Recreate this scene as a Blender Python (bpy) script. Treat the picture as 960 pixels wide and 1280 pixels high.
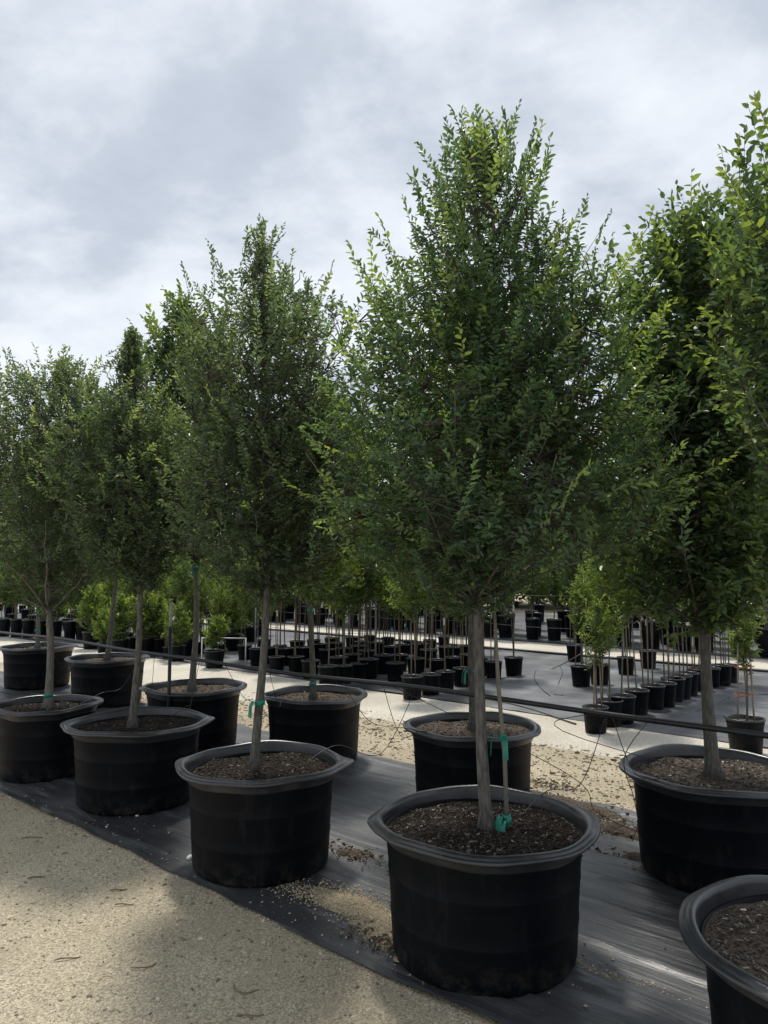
import bpy, math, random
import numpy as np
from mathutils import Vector, Matrix

scene = bpy.context.scene
for o in list(bpy.data.objects):
    bpy.data.objects.remove(o)
col = scene.collection

# ------------------------------------------------------------------ camera
F, H = 930.0, 1.625                      # focal length in photo pixels, eye height
PITCH = math.atan(70 / F)
cam_d = bpy.data.cameras.new('camera')
cam_d.sensor_fit = 'HORIZONTAL'
cam_d.sensor_width = 36
cam_d.lens = 36 * F / 960
cam_d.clip_start = 0.05
cam_d.clip_end = 2000
cam = bpy.data.objects.new('camera', cam_d)
cam.location = (0, 0, H)
cam.rotation_euler = (math.pi / 2 + PITCH, 0, 0)
col.objects.link(cam)
scene.camera = cam

# ------------------------------------------------------------------ sky and sun
SUN_EL, SUN_AZ = math.radians(66), math.radians(-8)      # azimuth from +Y towards +X
world = bpy.data.worlds.new('World')
scene.world = world
world.use_nodes = True
wn, wl = world.node_tree.nodes, world.node_tree.links
wn.clear()


def W(t, **kw):
    n = wn.new(t)
    for k, v in kw.items():
        setattr(n, k, v)
    return n


def build_world():
    out = W('ShaderNodeOutputWorld')
    bg = W('ShaderNodeBackground')
    tc = W('ShaderNodeTexCoord')
    sep = W('ShaderNodeSeparateXYZ')
    wl.new(tc.outputs['Generated'], sep.inputs[0])
    ab = W('ShaderNodeMath', operation='ABSOLUTE')
    wl.new(sep.outputs['Z'], ab.inputs[0])
    ad = W('ShaderNodeMath', operation='ADD')
    wl.new(ab.outputs[0], ad.inputs[0])
    ad.inputs[1].default_value = 0.32
    dv = W('ShaderNodeVectorMath', operation='DIVIDE')
    wl.new(tc.outputs['Generated'], dv.inputs[0])
    wl.new(ad.outputs[0], dv.inputs[1])
    mp = W('ShaderNodeMapping')
    mp.inputs['Rotation'].default_value = (0, 0, math.radians(20))
    mp.inputs['Scale'].default_value = (1.0, 1.1, 0.9)
    mp.inputs['Location'].default_value = (3.33, 5.44, 0.4)
    wl.new(dv.outputs[0], mp.inputs[0])
    n1 = W('ShaderNodeTexNoise')
    n1.inputs['Scale'].default_value = 2.7
    n1.inputs['Detail'].default_value = 7
    n1.inputs['Roughness'].default_value = 0.56
    n1.inputs['Distortion'].default_value = 0.12
    wl.new(mp.outputs[0], n1.inputs['Vector'])
    n2 = W('ShaderNodeTexNoise')
    n2.inputs['Scale'].default_value = 0.9
    n2.inputs['Detail'].default_value = 3
    wl.new(mp.outputs[0], n2.inputs['Vector'])
    mx = W('ShaderNodeMix', data_type='FLOAT')
    mx.inputs[0].default_value = 0.34
    wl.new(n1.outputs['Fac'], mx.inputs[2])
    wl.new(n2.outputs['Fac'], mx.inputs[3])
    rp = W('ShaderNodeValToRGB')
    e = rp.color_ramp.elements
    e[0].position, e[0].color = 0.30, (0.255, 0.290, 0.345, 1)
    e[1].position, e[1].color = 0.66, (0.585, 0.603, 0.625, 1)
    a = e.new(0.45); a.color = (0.345, 0.378, 0.428, 1)
    a = e.new(0.54); a.color = (0.475, 0.502, 0.540, 1)
    wl.new(mx.outputs[0], rp.inputs[0])
    sky = W('ShaderNodeTexSky', sky_type='NISHITA')
    sky.sun_disc = False
    sky.sun_elevation = SUN_EL
    sky.sun_rotation = SUN_AZ
    sk = W('ShaderNodeVectorMath', operation='SCALE')
    wl.new(sky.outputs[0], sk.inputs[0])
    sk.inputs['Scale'].default_value = 0.06
    mc = W('ShaderNodeMix', data_type='RGBA')
    mc.inputs[0].default_value = 0.08
    wl.new(rp.outputs[0], mc.inputs[6])
    wl.new(sk.outputs[0], mc.inputs[7])
    wl.new(mc.outputs[2], bg.inputs[0])
    bg.inputs[1].default_value = 1.04
    wl.new(bg.outputs[0], out.inputs[0])


build_world()
sun_d = bpy.data.lights.new('sun', 'SUN')
sun_d.energy = 2.1
sun_d.angle = math.radians(7)
sun_d.color = (1.0, 0.95, 0.86)
sun = bpy.data.objects.new('sun', sun_d)
sdir = Vector((math.sin(SUN_AZ) * math.cos(SUN_EL), math.cos(SUN_AZ) * math.cos(SUN_EL), math.sin(SUN_EL)))
sun.rotation_euler = sdir.to_track_quat('Z', 'Y').to_euler()
sun.location = sdir * 30
col.objects.link(sun)

vs = scene.view_settings
vs.view_transform = 'Standard'
vs.look = 'None'
vs.exposure = 0.8
vs.gamma = 1.0
vs.use_curve_mapping = False
scene.render.engine = 'CYCLES'
scene.cycles.use_denoising = True
scene.cycles.max_bounces = 9
scene.cycles.diffuse_bounces = 7
scene.cycles.sample_clamp_indirect = 6
scene.cycles.glossy_bounces = 2
scene.cycles.transmission_bounces = 7


# ------------------------------------------------------------------ coordinates
def ray(x, y):
    u, v = (x - 480) / F, (640 - y) / F
    return (u, math.cos(PITCH) - v * math.sin(PITCH), math.sin(PITCH) + v * math.cos(PITCH))


def at(x, y, z=0.0):
    """the point at height z seen at photo pixel x, y"""
    r = ray(x, y)
    t = (z - H) / r[2]
    return (r[0] * t, r[1] * t)


AX = np.array((0.751, -0.660))            # along the rows of pots
NX = np.array((0.660, 0.751))             # across the rows, away from the camera


def sn(s, n, z=0.0):
    p = AX * s + NX * n
    return (float(p[0]), float(p[1]), z)


def to_sn(x, y):
    p = np.array((x, y))
    return float(p @ AX), float(p @ NX)


class Noise2:
    def __init__(self, seed):
        self.t = np.random.RandomState(seed).rand(256, 256)

    def __call__(self, x, y):
        x = np.asarray(x, float); y = np.asarray(y, float)
        xi, yi = np.floor(x).astype(int), np.floor(y).astype(int)
        fx, fy = x - xi, y - yi
        fx, fy = fx * fx * (3 - 2 * fx), fy * fy * (3 - 2 * fy)
        t = self.t
        a, b = t[xi % 256, yi % 256], t[(xi + 1) % 256, yi % 256]
        c, d = t[xi % 256, (yi + 1) % 256], t[(xi + 1) % 256, (yi + 1) % 256]
        return (a * (1 - fx) + b * fx) * (1 - fy) + (c * (1 - fx) + d * fx) * fy


# ------------------------------------------------------------------ materials
def mat(name):
    m = bpy.data.materials.new(name)
    m.use_nodes = True
    nt = m.node_tree
    return m, nt, nt.nodes['Principled BSDF']


def nn(nt, t, **kw):
    n = nt.nodes.new(t)
    for k, v in kw.items():
        setattr(n, k, v)
    return n


def noise(nt, vec, scale, detail=4, rough=0.55):
    n = nn(nt, 'ShaderNodeTexNoise')
    n.inputs['Scale'].default_value = scale
    n.inputs['Detail'].default_value = detail
    n.inputs['Roughness'].default_value = rough
    nt.links.new(vec, n.inputs['Vector'])
    return n.outputs['Fac']


def ramp(nt, fac, stops):
    r = nn(nt, 'ShaderNodeValToRGB')
    e = r.color_ramp.elements
    e[0].position, e[0].color = stops[0][0], (*stops[0][1], 1)
    e[1].position, e[1].color = stops[-1][0], (*stops[-1][1], 1)
    for p, c in stops[1:-1]:
        x = e.new(p); x.color = (*c, 1)
    nt.links.new(fac, r.inputs[0])
    return r.outputs[0]


def mixc(nt, fac, a, b, mode='MIX'):
    m = nn(nt, 'ShaderNodeMix', data_type='RGBA', blend_type=mode)
    for sock, v in ((m.inputs[0], fac), (m.inputs[6], a), (m.inputs[7], b)):
        if isinstance(v, (int, float)):
            sock.default_value = v
        elif isinstance(v, tuple):
            sock.default_value = (*v, 1)
        else:
            nt.links.new(v, sock)
    return m.outputs[2]


def bump(nt, bsdf, h, strength, dist, normal=None):
    b = nn(nt, 'ShaderNodeBump')
    b.inputs['Strength'].default_value = strength
    b.inputs['Distance'].default_value = dist
    nt.links.new(h, b.inputs['Height'])
    if normal is not None:
        nt.links.new(normal, b.inputs['Normal'])
    if bsdf is not None:
        nt.links.new(b.outputs[0], bsdf.inputs['Normal'])
    return b.outputs[0]


def coords(nt, kind='Object', scale=None, rot=0.0):
    t = nn(nt, 'ShaderNodeTexCoord').outputs[kind]
    if scale is None:
        return t
    if rot:
        m = nn(nt, 'ShaderNodeMapping')
        m.inputs['Rotation'].default_value = (0, 0, rot)
        nt.links.new(t, m.inputs[0])
        t = m.outputs[0]
    m = nn(nt, 'ShaderNodeMapping')
    m.inputs['Scale'].default_value = scale
    nt.links.new(t, m.inputs[0])
    return m.outputs[0]


M = {}


def gravel_mat(name, dark, mid, light, stone=1.0):
    m, nt, b = mat(name)
    v = coords(nt)
    big = noise(nt, v, 0.9, 4)
    c = ramp(nt, big, [(0.3, dark), (0.5, mid), (0.72, light)])
    fine = noise(nt, v, 85, 5, 0.7)
    c = mixc(nt, 0.75, c, ramp(nt, fine, [(0.32, (0.28, 0.27, 0.26)), (0.5, (0.62, 0.61, 0.6)), (0.7, (1, 1, 0.98))]), 'MULTIPLY')
    vo = nn(nt, 'ShaderNodeTexVoronoi')
    vo.inputs['Scale'].default_value = 130
    nt.links.new(v, vo.inputs['Vector'])
    bw = nn(nt, 'ShaderNodeRGBToBW'); nt.links.new(vo.outputs['Color'], bw.inputs[0])
    c = mixc(nt, 0.42 * stone, c, bw.outputs[0], 'OVERLAY')
    pat = noise(nt, v, 3.2, 5, 0.65)
    c = mixc(nt, ramp(nt, pat, [(0.5, (0, 0, 0)), (0.66, (0.55, 0.55, 0.55))]), c, tuple(x * 0.62 for x in mid))
    c = mixc(nt, 1.0, c, (1.55, 1.55, 1.55), 'MULTIPLY')
    nt.links.new(c, b.inputs['Base Color'])
    b.inputs['Roughness'].default_value = 0.95
    b.inputs['Specular IOR Level'].default_value = 0.2
    n0 = bump(nt, None, pat, 0.5, 0.03)
    n1 = bump(nt, None, vo.outputs['Distance'], 0.6, 0.008, n0)
    bump(nt, b, fine, 0.9, 0.01, n1)
    return m


M['gravel'] = gravel_mat('tan gravel', (0.305, 0.265, 0.192), (0.39, 0.342, 0.250), (0.46, 0.408, 0.308))
M['sand'] = gravel_mat('loose sand', (0.32, 0.262, 0.178), (0.38, 0.315, 0.215), (0.44, 0.37, 0.26))
M['pale'] = gravel_mat('pale caliche', (0.46, 0.425, 0.36), (0.53, 0.495, 0.43), (0.60, 0.565, 0.50), 0.5)


def plain(name, c, rough=0.6, spec=0.4, var=0.25, scale=20, bmp=0.3, bd=0.003, stretch=(1, 1, 1)):
    m, nt, b = mat(name)
    v = coords(nt, 'Object', stretch)
    f = noise(nt, v, scale, 5)
    lo = tuple(x * (1 - var) for x in c); hi = tuple(min(1, x * (1 + var)) for x in c)
    nt.links.new(ramp(nt, f, [(0.3, lo), (0.7, hi)]), b.inputs['Base Color'])
    b.inputs['Roughness'].default_value = rough
    b.inputs['Specular IOR Level'].default_value = spec
    if bmp:
        bump(nt, b, f, bmp, bd)
    return m


# woven black ground cloth, dusty, faintly glossy; the beds behind are dustier
for key_, du in (('cloth', 0.62), ('cloth_dusty', 1.6)):
    m, nt, b = mat('woven ground ' + key_)
    v = coords(nt, 'Object', (1, 1, 1), math.radians(41.3))
    dust = noise(nt, v, 1.3, 6, 0.62)
    spk = noise(nt, v, 70, 3, 0.6)
    vstr = coords(nt, 'Object', (1.3, 15, 1), math.radians(41.3))
    stre = noise(nt, vstr, 1.0, 5, 0.6)
    c = ramp(nt, dust, [(0.36, (0.022 * du, 0.024 * du, 0.029 * du)), (0.54, (0.055 * du, 0.058 * du, 0.065 * du)), (0.72, (0.125 * du, 0.13 * du, 0.137 * du))])
    c = mixc(nt, ramp(nt, spk, [(0.62, (0, 0, 0)), (0.74, (0.45, 0.45, 0.45))]), c, (0.16, 0.145, 0.115))
    c = mixc(nt, ramp(nt, stre, [(0.52, (0, 0, 0)), (0.72, (0.4, 0.4, 0.4))]), c, (0.20, 0.206, 0.215))
    nt.links.new(c, b.inputs['Base Color'])
    rr = nn(nt, 'ShaderNodeMapRange')
    rr.inputs[3].default_value, rr.inputs[4].default_value = 0.36, 0.54
    nt.links.new(dust, rr.inputs[0]); nt.links.new(rr.outputs[0], b.inputs['Roughness'])
    b.inputs['Specular IOR Level'].default_value = 0.9
    n0 = bump(nt, None, stre, 0.4, 0.03)
    bump(nt, b, spk, 0.25, 0.004, n0)
    M[key_] = m

# black nursery pot plastic
m, nt, b = mat('black pot plastic')
v = coords(nt)
f = noise(nt, v, 6, 6, 0.6)
scr = noise(nt, coords(nt, 'Object', (1, 1, 7)), 9, 4, 0.7)
zz = nn(nt, 'ShaderNodeSeparateXYZ'); nt.links.new(v, zz.inputs[0])
c = ramp(nt, f, [(0.35, (0.002, 0.0028, 0.0046)), (0.62, (0.0032, 0.0042, 0.0065)), (0.8, (0.007, 0.0075, 0.0085))])
low = nn(nt, 'ShaderNodeMapRange'); low.inputs[1].default_value, low.inputs[2].default_value = 0.14, 0.0
nt.links.new(zz.outputs[2], low.inputs[0])
lm = nn(nt, 'ShaderNodeMath', operation='MULTIPLY'); nt.links.new(low.outputs[0], lm.inputs[0]); nt.links.new(f, lm.inputs[1])
oi = nn(nt, 'ShaderNodeObjectInfo')
sh_ = nn(nt, 'ShaderNodeVectorMath', operation='ADD'); nt.links.new(v, sh_.inputs[0])
cb_ = nn(nt, 'ShaderNodeCombineXYZ'); nt.links.new(oi.outputs['Random'], cb_.inputs[0]); nt.links.new(oi.outputs['Random'], cb_.inputs[2])
sc_ = nn(nt, 'ShaderNodeVectorMath', operation='SCALE'); sc_.inputs['Scale'].default_value = 37.0
nt.links.new(cb_.outputs[0], sc_.inputs[0]); nt.links.new(sc_.outputs[0], sh_.inputs[1])
spl = noise(nt, sh_.outputs[0], 13, 6, 0.72)
lm2 = nn(nt, 'ShaderNodeMath', operation='MULTIPLY'); nt.links.new(low.outputs[0], lm2.inputs[0])
nt.links.new(ramp(nt, spl, [(0.46, (0, 0, 0)), (0.66, (0.8, 0.8, 0.8))]), lm2.inputs[1])
c = mixc(nt, lm2.outputs[0], c, (0.055, 0.048, 0.038))
strk = nn(nt, 'ShaderNodeMapping'); strk.inputs['Scale'].default_value = (5, 5, 1.1); nt.links.new(sh_.outputs[0], strk.inputs[0])
stn = noise(nt, strk.outputs[0], 3.0, 5, 0.65)
c = mixc(nt, ramp(nt, stn, [(0.56, (0, 0, 0)), (0.74, (0.32, 0.32, 0.32))]), c, (0.030, 0.029, 0.027))
scf = nn(nt, 'ShaderNodeMapping'); scf.inputs['Scale'].default_value = (2, 2, 30); nt.links.new(sh_.outputs[0], scf.inputs[0])
sfn = noise(nt, scf.outputs[0], 3.0, 3, 0.6)
c = mixc(nt, ramp(nt, sfn, [(0.70, (0, 0, 0)), (0.76, (0.35, 0.35, 0.35))]), c, (0.045, 0.045, 0.046))
nt.links.new(c, b.inputs['Base Color'])
rr = nn(nt, 'ShaderNodeMapRange')
rr.inputs[3].default_value, rr.inputs[4].default_value = 0.40, 0.6
nt.links.new(scr, rr.inputs[0]); nt.links.new(rr.outputs[0], b.inputs['Roughness'])
b.inputs['Specular IOR Level'].default_value = 0.12
bump(nt, b, scr, 0.12, 0.006)
M['pot'] = m
M['rim'] = plain('black rim plastic', (0.016, 0.0172, 0.02), 0.34, 0.7, 0.5, 14, 0.3, 0.006)
M['soil'] = plain('potting soil', (0.020, 0.015, 0.012), 0.95, 0.15, 0.6, 55, 1.0, 0.012)
M['sandy_soil'] = plain('dry potting mix', (0.085, 0.068, 0.054), 0.95, 0.15, 0.5, 55, 1.0, 0.012)
M['bark'] = plain('grey bark', (0.110, 0.104, 0.092), 0.9, 0.15, 0.45, 26, 0.9, 0.008, (3, 3, 0.7))
M['bark_pale'] = plain('pale bark', (0.15, 0.138, 0.118), 0.9, 0.15, 0.35, 26, 0.7, 0.006, (3, 3, 0.6))
M['twig'] = plain('twig bark', (0.05, 0.044, 0.036), 0.85, 0.2, 0.3, 30, 0)
M['bamboo'] = plain('bamboo', (0.16, 0.145, 0.115), 0.7, 0.3, 0.3, 14, 0.3, 0.003, (1, 1, 0.3))
M['timber'] = plain('weathered timber', (0.19, 0.145, 0.10), 0.85, 0.2, 0.35, 18, 0.5, 0.004, (3, 3, 0.3))
M['tube'] = plain('black irrigation tube', (0.012, 0.012, 0.014), 0.42, 0.5, 0.3, 20, 0.1)
M['greytube'] = plain('weathered tube', (0.09, 0.085, 0.078), 0.6, 0.3, 0.3, 20, 0.1)
M['tape'] = plain('green tie tape', (0.006, 0.17, 0.12), 0.45, 0.5, 0.25, 30, 0.2)
M['white'] = plain('white plastic', (0.62, 0.62, 0.60), 0.5, 0.4, 0.15, 12, 0.1)
M['blue'] = plain('blue emitter', (0.02, 0.10, 0.20), 0.5, 0.4, 0.2, 20, 0)
M['orange'] = plain('orange tie', (0.34, 0.09, 0.045), 0.5, 0.4, 0.2, 20, 0)
M['steel'] = plain('galvanised steel', (0.32, 0.33, 0.34), 0.5, 0.5, 0.25, 12, 0.1)
M['stone'] = plain('pebble', (0.34, 0.31, 0.26), 0.9, 0.2, 0.5, 3, 0.3)


def attr_mat(name, rough, spec, transl=0.0):
    m, nt, b = mat(name)
    a = nn(nt, 'ShaderNodeAttribute', attribute_name='tint')
    nt.links.new(a.outputs['Color'], b.inputs['Base Color'])
    b.inputs['Roughness'].default_value = rough
    b.inputs['Specular IOR Level'].default_value = spec
    if transl:
        t = nn(nt, 'ShaderNodeBsdfTranslucent')
        g = mixc(nt, 1.0, a.outputs['Color'], (1.9, 1.75, 0.75), 'MULTIPLY')
        nt.links.new(g, t.inputs['Color'])
        ms = nn(nt, 'ShaderNodeMixShader')
        ms.inputs[0].default_value = transl
        nt.links.new(b.outputs[0], ms.inputs[1]); nt.links.new(t.outputs[0], ms.inputs[2])
        nt.links.new(ms.outputs[0], nt.nodes['Material Output'].inputs['Surface'])
    return m


M['leaf'] = attr_mat('leaf', 0.36, 0.62, 0.54)
M['chip'] = attr_mat('bark chips', 0.9, 0.2)


# ------------------------------------------------------------------ mesh building
def tag(o, label=None, cat=None, group=None, kind=None):
    for k, v in (('label', label), ('category', cat), ('group', group), ('kind', kind)):
        if v:
            o[k] = v
    return o


def empty(name, loc=(0, 0, 0), rz=0.0):
    o = bpy.data.objects.new(name, None)
    o.empty_display_size = 0.2
    o.location = loc
    o.rotation_euler = (0, 0, rz)
    col.objects.link(o)
    return o


def link_mesh(name, me, parent=None, loc=(0, 0, 0)):
    o = bpy.data.objects.new(name, me)
    o.location = loc
    if parent is not None:
        o.parent = parent
    col.objects.link(o)
    return o


class MB:
    """collects shapes for one mesh"""

    def __init__(self):
        self.v, self.f, self.m = [], [], []

    def add(self, verts, faces, mi=0):
        k = len(self.v)
        self.v += [tuple(p) for p in verts]
        self.f += [tuple(i + k for i in q) for q in faces]
        self.m += [mi] * len(faces)

    def tube(self, pts, rad, n=8, mi=0, cap=True):
        pts = [Vector(p) for p in pts]
        if not hasattr(rad, '__len__'):
            rad = [rad] * len(pts)
        verts, faces = [], []
        ref = Vector((0.31, 0.95, 0.05))
        for i, p in enumerate(pts):
            d = (pts[min(i + 1, len(pts) - 1)] - pts[max(i - 1, 0)]).normalized()
            u = d.cross(ref)
            if u.length < 0.05:
                u = d.cross(Vector((1, 0, 0)))
            u.normalize()
            w = d.cross(u)
            ref = w.cross(d) if False else ref
            for k in range(n):
                a = 2 * math.pi * k / n
                verts.append(p + (u * math.cos(a) + w * math.sin(a)) * rad[i])
        for i in range(len(pts) - 1):
            for k in range(n):
                a, b2 = i * n + k, i * n + (k + 1) % n
                faces.append((a, b2, b2 + n, a + n))
        if cap:
            faces.append(tuple(range(n))[::-1])
            faces.append(tuple(range((len(pts) - 1) * n, len(pts) * n)))
        self.add(verts, faces, mi)

    def lathe(self, prof, n=48, fn=None, mi=0):
        verts, faces = [], []
        for r, z in prof:
            for k in range(n):
                a = 2 * math.pi * k / n
                rr, z2 = fn(r, z, a) if fn else (r, z)
                verts.append((rr * math.cos(a), rr * math.sin(a), z2))
        for i in range(len(prof) - 1):
            for k in range(n):
                a, b2 = i * n + k, i * n + (k + 1) % n
                faces.append((a, b2, b2 + n, a + n))
        self.add(verts, faces, mi)

    def box(self, c, s, rot=None, mi=0):
        v = [Vector((x * s[0] / 2, y * s[1] / 2, z * s[2] / 2)) for x in (-1, 1) for y in (-1, 1) for z in (-1, 1)]
        if rot is not None:
            v = [rot @ p for p in v]
        v = [p + Vector(c) for p in v]
        self.add(v, [(0, 1, 3, 2), (4, 6, 7, 5), (0, 4, 5, 1), (2, 3, 7, 6), (0, 2, 6, 4), (1, 5, 7, 3)], mi)

    def mesh(self, name, mats, smooth=True):
        me = bpy.data.meshes.new(name)
        me.from_pydata(self.v, [], self.f)
        for x in (mats if isinstance(mats, (list, tuple)) else [mats]):
            me.materials.append(x)
        me.polygons.foreach_set('material_index', self.m)
        me.polygons.foreach_set('use_smooth', [smooth] * len(self.f))
        me.update()
        return me

    def build(self, name, mats, parent=None, loc=(0, 0, 0), smooth=True):
        return link_mesh(name, self.mesh(name, mats, smooth), parent, loc)


def np_mesh(name, verts, quads, mats, mi=None, tint=None, smooth=False):
    """verts (N,3), quads (K,4) straight from numpy"""
    me = bpy.data.meshes.new(name)
    nv, nf = len(verts), len(quads)
    me.vertices.add(nv)
    me.vertices.foreach_set('co', np.ascontiguousarray(verts, dtype=np.float32).ravel())
    me.loops.add(nf * 4)
    me.loops.foreach_set('vertex_index', np.ascontiguousarray(quads, dtype=np.int32).ravel())
    me.polygons.add(nf)
    me.polygons.foreach_set('loop_start', np.arange(0, nf * 4, 4, dtype=np.int32))
    me.polygons.foreach_set('loop_total', np.full(nf, 4, dtype=np.int32))
    for x in mats:
        me.materials.append(x)
    if mi is not None:
        me.polygons.foreach_set('material_index', np.asarray(mi, dtype=np.int32))
    me.polygons.foreach_set('use_smooth', np.full(nf, smooth, dtype=bool))
    if tint is not None:
        a = me.attributes.new('tint', 'FLOAT_COLOR', 'POINT')
        a.data.foreach_set('color', np.ascontiguousarray(tint, dtype=np.float32).ravel())
    me.update(calc_edges=True)
    return me


def unit(a):
    return a / (np.linalg.norm(a, axis=-1, keepdims=True) + 1e-9)


def tubes_np(p0, p1, p2, r0, r1):
    """many thin three-sided twigs, bent through a middle point"""
    d = unit(p2 - p0)
    u = unit(np.cross(d, np.array((0.3, 0.2, 0.93)) + 0 * d))
    w = np.cross(d, u)
    V = []
    for p, r in ((p0, r0), (p1, (r0 + r1) / 2), (p2, r1)):
        for k in range(3):
            a = 2 * math.pi * k / 3
            V.append(p + (u * math.cos(a) + w * math.sin(a)) * np.reshape(r, (-1, 1)))
    V = np.stack(V, 1)                                   # N,9,3
    q = []
    for i in range(2):
        for k in range(3):
            q.append((i * 3 + k, i * 3 + (k + 1) % 3, i * 3 + 3 + (k + 1) % 3, i * 3 + 3 + k))
    q = np.array(q)[None] + (np.arange(len(p0)) * 9)[:, None, None]
    return V.reshape(-1, 3), q.reshape(-1, 4)


def leaves_np(pos, d, up, L, Wd, fold=0.25, broad=0.5):
    """six-cornered leaves, folded along the midrib and drooping at the tip"""
    d = unit(d)
    side = unit(np.cross(d, up))
    nrm = np.cross(side, d)
    L = L.reshape(-1, 1); Wd = Wd.reshape(-1, 1)
    tip = pos + d * L - nrm * L * 0.14
    V = np.stack([pos,
                  pos + d * L * (broad - 0.22) + side * Wd * 0.46 + nrm * Wd * fold,
                  pos + d * L * (broad + 0.20) + side * Wd * 0.42 + nrm * Wd * fold * 0.7 - nrm * L * 0.04,
                  tip,
                  pos + d * L * (broad + 0.20) - side * Wd * 0.42 + nrm * Wd * fold * 0.7 - nrm * L * 0.04,
                  pos + d * L * (broad - 0.22) - side * Wd * 0.46 + nrm * Wd * fold], 1)
    q = np.array([(0, 1, 2, 3), (0, 3, 4, 5)])[None] + (np.arange(len(pos)) * 6)[:, None, None]
    return V.reshape(-1, 3), q.reshape(-1, 4)


# ------------------------------------------------------------------ setting: ground
m = MB()
R_ = 600
m.add([(-R_, -40, 0), (R_, -40, 0), (R_, R_, 0), (-R_, R_, 0)], [(0, 1, 2, 3)])
tag(m.build('ground', M['gravel']), kind='structure')


def sheet(name, s0, s1, n0, n1, ds, dn, hfun, material, edge=0.05, seed=1, zbase=0.006):
    nz = Noise2(seed)
    e0 = float(n0(np.array(0.0))) if callable(n0) else n0
    e1 = float(n1(np.array(0.0))) if callable(n1) else n1
    ns_, nn_ = int((s1 - s0) / ds) + 1, int((e1 - e0) / dn) + 1
    S, T = np.meshgrid(np.linspace(s0, s1, ns_), np.linspace(0, 1, nn_), indexing='ij')
    a = (n0 + edge * (nz(S * 1.1, 3.3) - 0.5) * 2 + edge * 0.4 * (nz(S * 6, 8.3) - 0.5)) if not callable(n0) else n0(S)
    b_ = (n1 + edge * (nz(S * 1.3, 31.3) - 0.5) * 2 + edge * 0.5 * (nz(S * 5, 18.3) - 0.5)) if not callable(n1) else n1(S)
    N = a + (b_ - a) * T
    Z = zbase + hfun(S, N)
    P = S[..., None] * AX + N[..., None] * NX
    V = np.concatenate([P, Z[..., None]], -1).reshape(-1, 3)
    i, j = np.meshgrid(np.arange(ns_ - 1), np.arange(nn_ - 1), indexing='ij')
    k = (i * nn_ + j).ravel()
    q = np.stack([k, k + nn_, k + nn_ + 1, k + 1], 1)
    me = np_mesh(name, V, q, [material], smooth=True)
    return tag(link_mesh(name, me), kind='structure')


nA, nB, nC = Noise2(5), Noise2(6), Noise2(7)


def wr(S, N, amp=1.0):
    """wrinkles that run along the rows"""
    w1 = 1 - np.abs(2 * nA(S * 0.8 + 1.2 * nB(S * .6, N * 1.1), N * 7.0) - 1)
    w2 = 1 - np.abs(2 * nB(S * 1.4 + 40, N * 15.0 + nA(S * 1.5, N)) - 1)
    gate = np.clip((nC(S * 0.55, N * 0.9) - 0.38) * 2.6, 0, 1)
    pull = np.clip((S + 2.3) * 1.4, 0, 1) * np.clip((4.2 - N) * 2, 0, 1)
    w3 = 1 - np.abs(2 * nC(S * 1.0 + 17 + nA(S * .9, N * 2), N * 11.0 + 0.5 * S) - 1)
    return amp * (0.012 * nC(S * .9, N * 1.4) + gate * (0.024 * w1 ** 6 + 0.012 * w2 ** 6) + pull * 0.020 * w3 ** 3)


def edge1(S):
    return 2.34 + 0.05 * (nA(S * 0.9, 3.3) - 0.5) + 0.03 * (nB(S * 5, 8.3) - 0.5)


def edge2(S):
    return 4.28 + 0.06 * (nA(S * 0.7, 13.3) - 0.5)


def edge3(S):
    return 4.93 + 0.22 * (nB(S * 0.8, 23.3) - 0.5) + 0.08 * (nA(S * 4, 2.3) - 0.5)


sheet('ground_cloth', -16, 3.2, edge1, edge2, 0.045, 0.022, lambda S, N: wr(S, N) + 0.008 * (N - 2.34) / 2, M['cloth'], seed=3)
sheet('ground_cloth', -16, 3.2, lambda S: edge2(S) - 0.18, edge3, 0.05, 0.025, lambda S, N: wr(S + 9, N, 0.7), M['cloth'], seed=4, zbase=0.003)


def path_near(S):
    return 6.22 - 0.085 * np.clip(-S - 3, 0, 14) + 0.25 * (nA(S * 0.6, 43.3) - 0.5) + 0.08 * (nB(S * 3, 43.3) - 0.5)


sheet('gravel_path', -30, 8, -4.0, 1.27, 0.06, 0.1, lambda S, N: 0.010 * np.clip((1.27 + .16 * (nA(S * 1.1, 5.5) - .5) + .10 * (nB(S * 5, 5.5) - .5) - N) * 3.0, 0, 1) + 0.002 * nC(S * 6, N * 6), M['pale'], edge=0.0, zbase=-0.004)
sheet('gravel_path', -44, 14, path_near, lambda S: 7.45 + 0 * S, 0.15, 0.15,
      lambda S, N: 0.012 * np.clip((N - path_near(S)) * 4, 0, 1) + 0.006 * nC(S * 2, N * 2), M['pale'], zbase=-0.006)
sheet('ground_cloth', -44, 14, lambda S: 7.40 + 0.08 * (nA(S * 0.7, 63.3) - 0.5), 12.62, 0.12, 0.06,
      lambda S, N: wr(S + 30, N, 0.8) + 0.004, M['cloth_dusty'], edge=0.06, seed=8, zbase=0.008)
sheet('gravel_path', -70, 24, 12.3, 14.6, 0.3, 0.2, lambda S, N: 0.004 * nC(S * 2, N * 2), M['pale'], zbase=0.003, edge=0)
sheet('ground_cloth', -80, 34, 14.5, 23.5, 0.4, 0.25, lambda S, N: wr(S + 50, N, 0.8) + 0.004, M['cloth_dusty'], edge=0.05, seed=9, zbase=0.008)

# low edging kerb behind the second bed
kb = MB()
for a, b2 in ((-30, 14),):
    s = a
    kb.tube([sn(x, 12.66, 0.035) for x in np.linspace(a, b2, 40)], 0.03, 6)
tag(kb.build('edging_pipe', M['tube']), 'thin black edging pipe along the far side of the second bed', 'pipe')


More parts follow.
